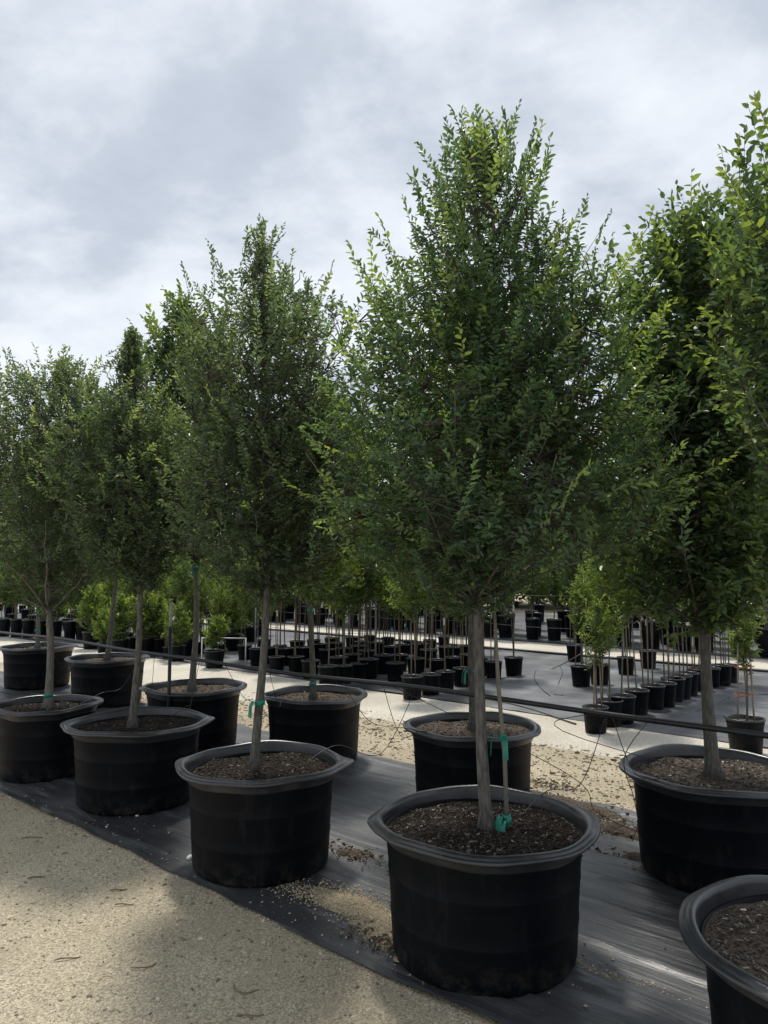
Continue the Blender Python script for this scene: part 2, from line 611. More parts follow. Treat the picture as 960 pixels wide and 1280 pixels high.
def mound(name, cx, cy, rx, ry, rot, h, seed, material, label=None):
    nz = Noise2(seed)
    nr, na = 14, 48
    V, faces = [], []
    for i in range(nr + 1):
        t = i / nr
        for k in range(na):
            a = 2 * math.pi * k / na
            rad = t * (0.62 + 0.75 * float(nz(3 + 2.2 * math.cos(a), 3 + 2.2 * math.sin(a))))
            x, y = rx * rad * math.cos(a), ry * rad * math.sin(a)
            z = h * (1 - t ** 2.2) * (0.6 + 0.8 * float(nz(x * 14 + 50, y * 14 + 50))) + 0.012 * (1 - t) - 0.004 * t
            V.append((cx + x * math.cos(rot) - y * math.sin(rot), cy + x * math.sin(rot) + y * math.cos(rot), z + 0.008))
    for i in range(nr):
        for k in range(na):
            a, b2 = i * na + k, i * na + (k + 1) % na
            faces.append((a, b2, b2 + na, a + na))
    mb = MB(); mb.add(V, faces)
    o = mb.build(name, material)
    o['kind'] = 'stuff'
    if label:
        o['label'] = label
    return o


RA = math.radians(-41.3)
x, y = at(445, 1138); mound('sand', x, y, 0.42, 0.13, RA, 0.010, 11, M['sand'], 'tan sand washed over the black ground cloth')
x, y = at(480, 1165); mound('sand', x, y, 0.2, 0.12, RA, 0.012, 15, M['sand'], 'tan sand piled against the base of the black pot')
x, y = at(760, 1232); mound('sand', x - 0.1, y, 0.22, 0.05, RA, 0.012, 12, M['sand'], 'thin smear of sand on wrinkled ground cloth')
x, y = at(440, 1072); mound('mulch', x, y, 0.13, 0.06, 0.0, 0.03, 13, M['sandy_soil'], 'spilled brown mulch on the ground cloth between pots')
x, y = at(770, 1040); mound('mulch', x, y, 0.30, 0.07, RA, 0.035, 14, M['sandy_soil'], 'ridge of dead leaves and mulch on the cloth edge')
x, y = at(720, 1010); mound('mulch', x, y, 0.45, 0.10, RA, 0.03, 16, M['sandy_soil'], 'dark mulch scattered along the rear cloth edge')
x, y = at(800, 1080); mound('mulch', x, y, 0.10, 0.12, RA, 0.03, 17, M['sandy_soil'], 'brown mulch against the foot of a black pot')


# loose gravel, one mass
def pebbles(name, n, fn, smin, smax, seed, label, tints):
    r = np.random.RandomState(seed)
    P = fn(r, n)
    n = len(P)
    base = np.array([(-1, -1, -.6), (1, -1, -.6), (1, 1, -.6), (-1, 1, -.6), (-.7, -.7, .7), (.7, -.7, .7), (.7, .7, .7), (-.7, .7, .7)])
    q0 = np.array([(4, 5, 6, 7), (0, 1, 5, 4), (1, 2, 6, 5), (2, 3, 7, 6), (3, 0, 4, 7)])
    sz = (smin + (smax - smin) * r.rand(n, 1, 1) ** 3)
    V = base[None] * (0.7 + 0.6 * r.rand(n, 8, 1)) * sz * np.array((1, 0.8, 0.6)) * (0.6 + 0.8 * r.rand(n, 1, 3))
    a = r.rand(n) * 6.283
    ca, sa = np.cos(a)[:, None], np.sin(a)[:, None]
    V = np.stack([V[..., 0] * ca - V[..., 1] * sa, V[..., 0] * sa + V[..., 1] * ca, V[..., 2]], -1) + P[:, None, :]
    q = (q0[None] + (np.arange(n) * 8)[:, None, None]).reshape(-1, 4)
    t = np.array(tints)[r.randint(0, len(tints), n)] * (0.6 + 0.8 * r.rand(n, 1))
    t = np.repeat(np.concatenate([t, np.ones((n, 1))], 1), 8, 0)
    o = link_mesh(name, np_mesh(name, V.reshape(-1, 3), q, [M['chip']], tint=t))
    return tag(o, label=label, kind='stuff')


def near_gravel(r, n):
    s = r.rand(n) * 10 - 8
    nv = 2.36 - (r.rand(n) ** 1.3) * 2.4
    p = s[:, None] * AX + nv[:, None] * NX
    k = (p[:, 1] > 2.2) & (p[:, 1] < 8)
    p = p[k]
    return np.concatenate([p, np.full((len(p), 1), 0.002)], 1)


def lane_gravel(r, n):
    s = r.rand(n) * 14 - 9
    nv = 4.95 + r.rand(n) * 1.4
    p = s[:, None] * AX + nv[:, None] * NX
    return np.concatenate([p, np.full((len(p), 1), 0.003)], 1)


def cloth_litter(r, n):
    s = r.rand(n) * 9 - 6.2
    nv = np.where(r.rand(n) < 0.55, 2.36 + r.rand(n) ** 2 * 0.5, 2.4 + r.rand(n) * 2.5)
    p = s[:, None] * AX + nv[:, None] * NX
    return np.concatenate([p, np.full((len(p), 1), 0.022)], 1)


TAN = [(.42, .36, .26), (.36, .30, .21), (.46, .40, .31), (.22, .19, .15), (.38, .33, .26)]
pebbles('loose_gravel', 14000, near_gravel, 0.002, 0.009, 21, 'loose tan gravel in front of the black cloth', TAN)
pebbles('loose_gravel', 9000, lane_gravel, 0.004, 0.02, 22, 'loose tan gravel behind the rear row of pots', TAN + [(.15, .12, .09)])
pebbles('litter', 1300, cloth_litter, 0.0015, 0.006, 23, 'grit and leaf crumbs on the black cloth', TAN + [(.06, .05, .04), (.1, .08, .05)])

MPOS = [at(440, 1072), at(770, 1040), at(735, 1016), at(700, 1003), at(800, 1080), at(750, 1030), at(500, 1190), at(690, 985)]


def mulch_litter(r, n):
    c = np.array(MPOS)[r.randint(0, len(MPOS), n)]
    p = c + (r.randn(n, 1) * 0.17) * AX + (r.randn(n, 1) * 0.055) * NX
    return np.concatenate([p, np.full((n, 1), 0.026)], 1)


pebbles('mulch', 2600, mulch_litter, 0.002, 0.011, 24, 'dead leaves and mulch crumbs strewn along the rear cloth edge', [(.10, .075, .05), (.16, .12, .08), (.06, .045, .035), (.24, .19, .13)])


def sand_litter(r, n):
    c = np.array([at(420, 1130), at(465, 1150), at(485, 1180), at(380, 1120), at(450, 1125), at(760, 1232)])[r.randint(0, 6, n)]
    p = c + (r.randn(n, 1) * 0.16) * AX + (r.randn(n, 1) * 0.05) * NX
    return np.concatenate([p, np.full((n, 1), 0.02)], 1)


pebbles('sand', 5000, sand_litter, 0.0015, 0.005, 25, 'sand grains scattered round the sand patch on the cloth', [(.40, .33, .22), (.46, .39, .28), (.34, .28, .19)])

# single dry twigs and curled leaves lying on the gravel
rt = random.Random(4)
for (px, py, L, a, curl, lab) in ((84, 1200, .10, .35, .08, 'thick dark twig lying alone on the gravel'), (180, 1212, .10, .4, .5, 'bent grey twig beside a faint ring on the gravel'),
                                  (155, 1132, .09, .1, 0, 'short straight twig on the gravel by the cloth edge'), (300, 1243, .11, -.3, .9, 'hooked dry stem on the shaded gravel'),
                                  (312, 1272, .10, .1, 0.2, 'straight dry stem next to a hooked stem'), (40, 1048, .12, .2, 0, 'thin pale twig near the edge of the cloth'),
                                  (148, 1114, .08, .2, .2, 'small brown twig on tan gravel'), (45, 1098, .08, .5, .1, 'tiny grey twig on the stony patch')):
    x, y = at(px, py)
    q = MB()
    pts = []
    for i in range(6):
        t = i / 5 - 0.5
        pts.append((L * t * math.cos(a) - curl * L * t * t * math.sin(a) * 2, L * t * math.sin(a) + curl * L * t * t * math.cos(a) * 2, 0.006 + 0.004 * math.sin(i)))
    k_ = rt.uniform(.55, 1.0)
    q.tube(pts, [k_ * w_ for w_ in (.0035, .005, .0045, .005, .0042, .003)], 6)
    o = q.build('dry_twig', M['timber'], loc=(x, y, 0))
    tag(o, lab, 'twig', 'dry twigs on the gravel')
for i, (px, py, s, lab) in enumerate(((238, 1077, .022, 'white stone at the foot of a black pot, larger of two'), (262, 1093, .014, 'white stone at the foot of a black pot, smaller of two'),
                                      (171, 1023, .011, 'small white stone on the cloth near a pot foot'), (133, 1037, .008, 'tiny white stone at the cloth edge'))):
    x, y = at(px, py)
    q = MB(); r = random.Random(i)
    q.lathe([(0.001, -s * .4), (s * .7, -s * .3), (s, 0), (s * .8, s * .45), (s * .35, s * .65), (0.001, s * .68)], 10,
            lambda rr, z, a: (rr * (1 + .2 * math.sin(2 * a + i) + .1 * math.sin(5 * a)), z * (1 + .15 * math.sin(3 * a))))
    tag(q.build('stone', M['white'], loc=(x, y, s * .4 + 0.012)), lab, 'stone', 'white stones at the pots')


# ------------------------------------------------------------------ trees
GREEN_A = ((0.064, 0.118, 0.068), (0.190, 0.255, 0.080))       # old leaf, young leaf
GREEN_B = ((0.078, 0.124, 0.080), (0.180, 0.232, 0.100))
GREEN_C = ((0.085, 0.145, 0.038), (0.235, 0.310, 0.050))
GREEN_R = ((0.066, 0.118, 0.060), (0.175, 0.240, 0.062))


def crown_mesh(seed, prof, leader, z0, nleaf, leaf, shoot, colr, spike=60, nlimb=30, tilt=0.55, young=0.35, gap=0.30, inner=0.5, twig_r=0.0016, lead_shoots=False):
    """prof: [(z, radius)]; leader: fn z -> xy. Returns the crown mesh and a list of limb paths."""
    r = np.random.RandomState(seed)
    pz = np.array([p[0] for p in prof]); pr = np.array([p[1] for p in prof])
    ztop = pz[-1]
    nz = Noise2(seed + 900)

    def env(z, a):
        k = 0.60 + 0.40 * nz(z * 3.2 + 20, 10 + 2.1 * np.cos(a)) + 0.40 * nz(z * 3.2 + 60, 10 + 2.1 * np.sin(a))
        return np.interp(z, pz, pr) * k

    # limbs
    limbs = []
    ga = r.rand() * 6.28
    for i in range(nlimb):
        f = (i + 0.5) / nlimb
        a = ga + i * 2.399 + r.randn() * 0.2
        ze = pz[0] + (ztop - pz[0]) * (0.10 + 0.86 * f)
        re = float(env(ze, a)) * (0.80 + 0.16 * r.rand())
        za = max(z0 - 0.02, ze - re * (0.75 + 0.5 * r.rand()) - 0.05)
        c0 = np.array(leader(za)); c1 = np.array(leader(ze))
        p0 = np.array((c0[0], c0[1], za))
        p2 = np.array((c1[0] + re * math.cos(a), c1[1] + re * math.sin(a), ze))
        pm = (p0 + p2) / 2 + np.array((math.cos(a), math.sin(a), 0)) * re * 0.13 + r.randn(3) * 0.02
        t = np.linspace(0, 1, 8)[:, None]
        pts = (1 - t) ** 2 * p0 + 2 * t * (1 - t) * pm + t * t * p2
        pts[1:-1] += r.randn(6, 3) * 0.008
        limbs.append(pts)
    L = np.concatenate(limbs + [np.array([(*leader(z), z) for z in np.linspace(z0, ztop - 0.05, 30)])])
    # shoots: tips fill the envelope, thinned by a clumpy field
    per = max(6, shoot[2])
    nshoot = int(nleaf / per)
    k = nshoot * 4
    z = pz[0] + (ztop - pz[0]) * r.rand(k)
    keep = r.rand(k) < (np.interp(z, pz, pr) / pr.max()) ** 2.0 + 0.02
    z = z[keep]
    a = r.rand(len(z)) * 6.283
    u = r.rand(len(z)) ** inner
    rad = env(z, a) * u
    c = np.array([leader(q) for q in z])
    tip = np.stack([c[:, 0] + rad * np.cos(a), c[:, 1] + rad * np.sin(a), z], 1)
    fq = 4.6 * 0.7 / max(0.7, pr.max())
    fld = nz(tip[:, 0] * fq + 40, tip[:, 2] * fq + 10) * 0.5 + nz(tip[:, 1] * fq + 80, tip[:, 2] * fq + 44) * 0.5
    ok = fld > gap + 0.10 * r.rand(len(fld)) - 0.05
    tip, a, u = tip[ok][:nshoot], a[ok][:nshoot], u[ok][:nshoot]
    # silhouette shoots that poke out
    zs = pz[0] + (ztop - pz[0]) * (0.15 + 0.85 * r.rand(spike) ** 0.6)
    as_ = r.rand(spike) * 6.283
    cs = np.array([leader(q) for q in zs])
    rs = env(zs, as_) * (1.0 + 0.16 * r.rand(spike))
    ts = np.stack([cs[:, 0] + rs * np.cos(as_), cs[:, 1] + rs * np.sin(as_), zs + 0.06 + 0.13 * r.rand(spike)], 1)
    tip = np.concatenate([tip, ts]); a = np.concatenate([a, as_]); u = np.concatenate([u, np.full(spike, 1.1)])
    # leading shoots round the tip of the leader
    kt = 16
    zt = ztop - 0.36 + 0.42 * r.rand(kt)
    at_ = r.rand(kt) * 6.283
    ct = np.array([leader(q) for q in zt])
    rt_ = 0.02 + 0.10 * (ztop + 0.08 - zt)
    tip[:, 2] = np.minimum(tip[:, 2], ztop - 0.02 - 0.05 * r.rand(len(tip)))
    if lead_shoots:
        tip = np.concatenate([np.stack([ct[:, 0] + rt_ * np.cos(at_), ct[:, 1] + rt_ * np.sin(at_), zt], 1), tip])
        a = np.concatenate([at_, a]); u = np.concatenate([np.full(kt, 1.0), u])
    n = len(tip)
    out = np.stack([np.cos(a), np.sin(a), np.zeros(n)], 1)
    hrel = ((tip[:, 2] - pz[0]) / (ztop - pz[0]))[:, None]
    d = unit(out * (1.0 - 0.55 * hrel) + np.array((0, 0, 1)) * (tilt + 0.9 * hrel - 0.25) + r.randn(n, 3) * np.where(np.arange(n) < n - spike, 0.42, 0.2)[:, None])
    Ls = shoot[0] + (shoot[1] - shoot[0]) * r.rand(n)
    Ls[-spike:] = shoot[1] * (0.9 + 0.7 * r.rand(spike))
    org = tip - d * Ls[:, None]
    bend = r.randn(n, 3) * 0.04 + np.array((0, 0, -0.03))
    # connect every shoot to the nearest limb point, a little lower
    near = np.empty(n, int)
    for b0 in range(0, n, 400):
        q = org[b0:b0 + 400]
        D = ((q[:, None, :] - L[None]) ** 2).sum(-1) + 0.4 * np.clip(L[None, :, 2] - q[:, None, 2], 0, 9) ** 2
        near[b0:b0 + 400] = D.argmin(1)
    att = L[near]
    good = np.linalg.norm(att - org, axis=1) < np.where(u > 1.05, 0.22 + 0.3 * pr.max(), 9)
    att, org, tip, d, Ls, u, bend = att[good], org[good], tip[good], d[good], Ls[good], u[good], bend[good]
    n = len(org)
    V1, Q1 = tubes_np(att, (att + org) / 2 + d * 0.015, org, np.full(n, twig_r * 1.8), np.full(n, twig_r * 1.2))
    V2, Q2 = tubes_np(org, (org + tip) / 2 + bend * Ls[:, None] * 2, tip, np.full(n, twig_r * 1.2), np.full(n, twig_r * 0.45))
    # leaves along shoots
    cnt = np.maximum(4, (per * Ls / ((shoot[0] + shoot[1]) / 2)).astype(int))
    idx = np.repeat(np.arange(n), cnt)
    first = np.repeat(np.cumsum(cnt) - cnt, cnt)
    j = np.arange(len(idx)) - first
    t = (0.06 + 0.94 * (j + 0.5 * r.rand(len(j))) / cnt[idx])[:, None]
    P = org[idx] + (tip - org)[idx] * t + bend[idx] * Ls[idx][:, None] * 4 * t * (1 - t)
    dd = d[idx]
    ref = unit(np.cross(dd, np.array((0, 0, 1)) + r.randn(n, 3)[idx] * 0.5))
    sgn = np.where(j % 2 == 0, 1, -1)[:, None]
    ld = dd * (0.55 + 0.5 * t ** 3) + ref * sgn * (0.85 - 0.45 * t ** 3) + r.randn(len(idx), 3) * 0.28 + np.array((0, 0, -0.12))
    up = np.cross(ref, dd)
    up = unit(up * np.sign(up[:, 2:3] + 1e-6) * 0.6 + np.array((0, 0, 0.55)) + r.randn(len(idx), 3) * 0.5)
    size = (0.72 + 0.5 * r.rand(len(idx))) * (1 - 0.3 * (t[:, 0] > 0.9))
    V3, Q3 = leaves_np(P, ld, up, leaf[0] * size, leaf[1] * size, 0.22, leaf[2] if len(leaf) > 2 else 0.5)
    old, yng = np.array(colr[0]), np.array(colr[1])
    sh = r.rand(n)[idx]
    yf = np.clip((u[idx] - 0.72) * 2.2, 0, 1) * (sh < young) * (0.35 + 0.65 * t[:, 0]) + 0.25 * r.rand(len(idx)) * (r.rand(len(idx)) < 0.3)
    yf = np.clip(yf, 0, 1)[:, None]
    C = (old * (1 - yf) + yng * yf) * (0.72 + 0.56 * r.rand(len(idx), 1)) * (0.85 + 0.3 * r.rand(n)[idx][:, None])
    C = np.repeat(np.concatenate([C, np.ones((len(C), 1))], 1), 6, 0)
    nt_ = len(V1) + len(V2)
    V = np.concatenate([V1, V2, V3])
    Q = np.concatenate([Q1, Q2 + len(V1), Q3 + nt_])
    T = np.concatenate([np.tile((0.05, 0.045, 0.037, 1), (nt_, 1)), C])
    mi = np.concatenate([np.ones(len(Q1) + len(Q2), int), np.zeros(len(Q3), int)])
    return np_mesh('crown', V, Q, [M['leaf'], M['twig']], mi, T), limbs


def make_leader(points):
    z = [p[2] for p in points]; xs = [p[0] for p in points]; ys = [p[1] for p in points]
    return lambda q: (float(np.interp(q, z, xs)), float(np.interp(q, z, ys)))


def trunk_mesh(leader, z0, z1, r0, r1, seed, material, flare=True, knots=3):
    r = random.Random(seed)
    pts, rad = [], []
    n = 26
    for i in range(n + 1):
        t = i / n
        z = z0 + (z1 - z0) * t
        x, y = leader(z)
        pts.append((x + 0.006 * math.sin(z * 5 + seed), y + 0.006 * math.cos(z * 4.3 + seed), z))
        k = r0 + (r1 - r0) * t ** 0.9
        if flare:
            k *= 1 + 0.45 * math.exp(-(z - z0 - 0.03) / 0.045)
        rad.append(k * (1 + 0.05 * r.uniform(-1, 1)))
    m = MB()
    m.tube(pts, rad, 14)
    return m.mesh('trunk', material)


def limb_objs(limbs, trunk, r0, material):
    for p in limbs:
        k = len(p)
        q = MB()
        q.tube([tuple(x) for x in p], [r0 * (1 - 0.78 * i / (k - 1)) for i in range(k)], 7)
        q.build('limb', material, trunk)


def tape_band(c, rad, parent, seed=0, tails=True, name='tie_tape'):
    q = MB()
    q.lathe([(rad + .001, -.016), (rad + .004, -.013), (rad + .005, 0), (rad + .004, .012), (rad + .001, .015)], 20,
            lambda r, z, a: (r * (1 + .04 * math.sin(3 * a + seed)), z + .004 * math.sin(2 * a + seed)))
    if tails:
        r = random.Random(seed)
        for s in (-1, 1):
            a = 3.9 + r.uniform(-.6, .6) * s + .5 * s
            b0 = Vector((math.cos(a) * (rad + .004), math.sin(a) * (rad + .004), 0))
            e = Vector((math.cos(a), math.sin(a), 0))
            w = Vector((-math.sin(a), math.cos(a), 0)) * .011
            pts = [b0, b0 + e * .02 + Vector((0, 0, .012)), b0 + e * .035 + Vector((0, 0, -.012)), b0 + e * .04 + Vector((0, 0, -.055 - r.random() * .03))]
            V = []
            for p in pts:
                V += [p - w, p + w]
            q.add(V, [(0, 1, 3, 2), (2, 3, 5, 4), (4, 5, 7, 6)])
    return q.build(name, M['tape'], parent, c)


HP = 0.545


def pot_parts(root, seed, ears=(), hp=HP, k=1.0, soil='soil', chips=1400, squash=0.0, chip_s=0.0055):
    r = random.Random(seed)
    ph = [r.uniform(0, 6.28) for _ in range(6)]
    amp = [r.uniform(.004, .012), r.uniform(.003, .009), r.uniform(.002, .006)]

    def wob(a):
        g = 1 + amp[0] * math.sin(2 * a + ph[0]) + amp[1] * math.sin(3 * a + ph[1]) + amp[2] * math.sin(5 * a + ph[2])
        return g + squash * math.cos(2 * a)

    kn = Noise2(seed + 7)

    def body(rr, z, a):
        t = z / hp
        return rr * k * (1 + (wob(a) - 1) * t), z

    def rimf(rr, z, a):
        g = wob(a)
        e = 0
        for ea, em in ears:
            dlt = (a - ea + math.pi) % (2 * math.pi) - math.pi
            e += em * math.exp(-(dlt / 0.24) ** 2)
        w = max(0, (rr - .425) / .05)
        zz = z + .006 * math.sin(2 * a + ph[3]) + .004 * math.sin(3 * a + ph[4]) + .003 * math.sin(7 * a + ph[5]) + .0035 * float(kn(9 + 4 * math.cos(a), 9 + 4 * math.sin(a)))
        g += .016 * (float(kn(30 + 5 * math.cos(a), 30 + 5 * math.sin(a))) - .5) * w
        return rr * k * g + e * w, zz + e * .25 * w

    q = MB()
    pr = [(.001, .006), (.36, .004), (.378, .008), (.384, .022), (.387, .05), (.391, .12), (.3935, .165), (.3955, .172), (.3955, .18), (.3935, .187), (.396, .24), (.400, .30),
          (.4025, .335), (.4045, .343), (.4045, .351), (.4025, .358), (.408, .42), (.415, .47), (.420, .496), (.410, .496), (.408, .46), (.404, .42)]
    q.lathe([(a, z * hp / .545) for a, z in pr], 64, body)
    pot = q.build('pot', M['pot'], root)
    q = MB()
    dz = hp - .545
    pr = [(.420, .470), (.429, .484), (.4295, .506), (.437, .511), (.462, .513), (.474, .516), (.478, .522), (.477, .529), (.472, .533), (.467, .532), (.463, .535), (.458, .541), (.448, .545), (.436, .545), (.429, .538), (.425, .524), (.420, .49), (.416, .47)]
    q.lathe([(a, z + dz) for a, z in pr], 96, rimf)
    q.build('rim', M['rim'], pot)
    # soil with its chips
    nz = Noise2(seed + 50)
    zs = hp - .062

    def soilf(rr, z, a):
        x, y = rr * math.cos(a), rr * math.sin(a)
        return rr * k * wob(a), zs + .028 * float(nz(x * 9 + 20, y * 9 + 20)) - .012 + .014 * (1 - rr / .4)
    q = MB()
    q.lathe([(.001, 0), (.05, 0), (.1, 0), (.15, 0), (.2, 0), (.25, 0), (.3, 0), (.35, 0), (.385, 0), (.413, 0)], 40, soilf)
    so = q.build('soil', M[soil], root)
    if chips:
        rs = np.random.RandomState(seed)
        rad = .40 * np.sqrt(rs.rand(chips)); a = rs.rand(chips) * 6.283
        x, y = rad * np.cos(a), rad * np.sin(a)
        z = zs + .028 * nz(x * 9 + 20, y * 9 + 20) - .012 + .014 * (1 - rad / .4) + .003
        P = np.stack([x * k, y * k, z], 1)
        d = unit(np.stack([rs.randn(chips), rs.randn(chips), rs.randn(chips) * .35], 1))
        up = unit(np.array((0, 0, 1)) + rs.randn(chips, 3) * .35)
        s1 = unit(np.cross(d, up)); s2 = np.cross(s1, d)
        Lc = (chip_s * (.5 + 1.4 * rs.rand(chips) ** 2))[:, None]; Wc = Lc * (.25 + .3 * rs.rand(chips, 1)); Tc = Lc * .14
        V = np.stack([P + d * Lc * i + s1 * Wc * j * (1 - .3 * (i > 0)) + s2 * Tc * kk for kk in (-1, 1) for i, j in ((-1, -1), (1, -1), (1, 1), (-1, 1))], 1)
        q0 = np.array([(4, 5, 6, 7), (0, 1, 5, 4), (1, 2, 6, 5), (2, 3, 7, 6), (3, 0, 4, 7)])
        Q = (q0[None] + (np.arange(chips) * 8)[:, None, None]).reshape(-1, 4)
        pal = np.array([(.030, .023, .019), (.055, .044, .036), (.10, .085, .068), (.26, .23, .19), (.018, .014, .013)])
        if soil == 'sandy_soil':
            pal = pal * 1.7 + .015
        t = pal[rs.choice(5, chips, p=[.38, .28, .15, .03, .16])] * (.7 + .6 * rs.rand(chips, 1))
        T = np.repeat(np.concatenate([t, np.ones((chips, 1))], 1), 8, 0)
        o = link_mesh('bark_mulch', np_mesh('bark_mulch', V.reshape(-1, 3), Q, [M['chip']], tint=T), so)
        o['kind'] = 'stuff'
    return zs


BIG = 'large trees in wide black pots standing in two rows'


def big_tree(spec):
    X, Y = at(spec['px'], spec['py'], HP)
    X, Y = spec.get('xy', (X, Y))
    root = empty('potted_tree', (X, Y, 0.014))
    tag(root, spec['label'], 'potted tree', BIG)
    sd = spec['seed']
    zs = pot_parts(root, sd, spec.get('ears', ()), spec.get('hp', HP), spec.get('k', 1.0), spec.get('soil', 'soil'), spec.get('chips', 900), spec.get('squash', 0))
    lead = make_leader(spec['lead'])
    prof = spec['prof']
    me, limbs = crown_mesh(sd, prof, lead, spec.get('z0', prof[0][0]), spec['nleaf'], spec['leaf'], spec['shoot'], spec['col'], **spec.get('kw', {}))
    bm = M[spec.get('bark', 'bark')]
    tr = link_mesh('trunk', trunk_mesh(lead, zs - .03, prof[-1][0] - .03, spec['tr'], .004, sd, bm), root)
    limb_objs(limbs, tr, spec.get('limb_r', .0075), bm)
    cr = link_mesh('crown', me, root)
    for z, tails in spec.get('tape', ()):
        x, y = lead(z)
        tape_band((x, y, z), spec['tr'] * (1 - .25 * z / 2), root, sd, tails)
    return root, lead


def prof_px(rows, d, cx):
    """crown outline from the photograph: rows of (y, x left, x right) at distance d"""
    out = []
    for y, a, b2 in rows:
        r = ray(480, y)
        out.append((H + r[2] / r[1] * d, (b2 - a) / 2 / F * d))
    return sorted(out)


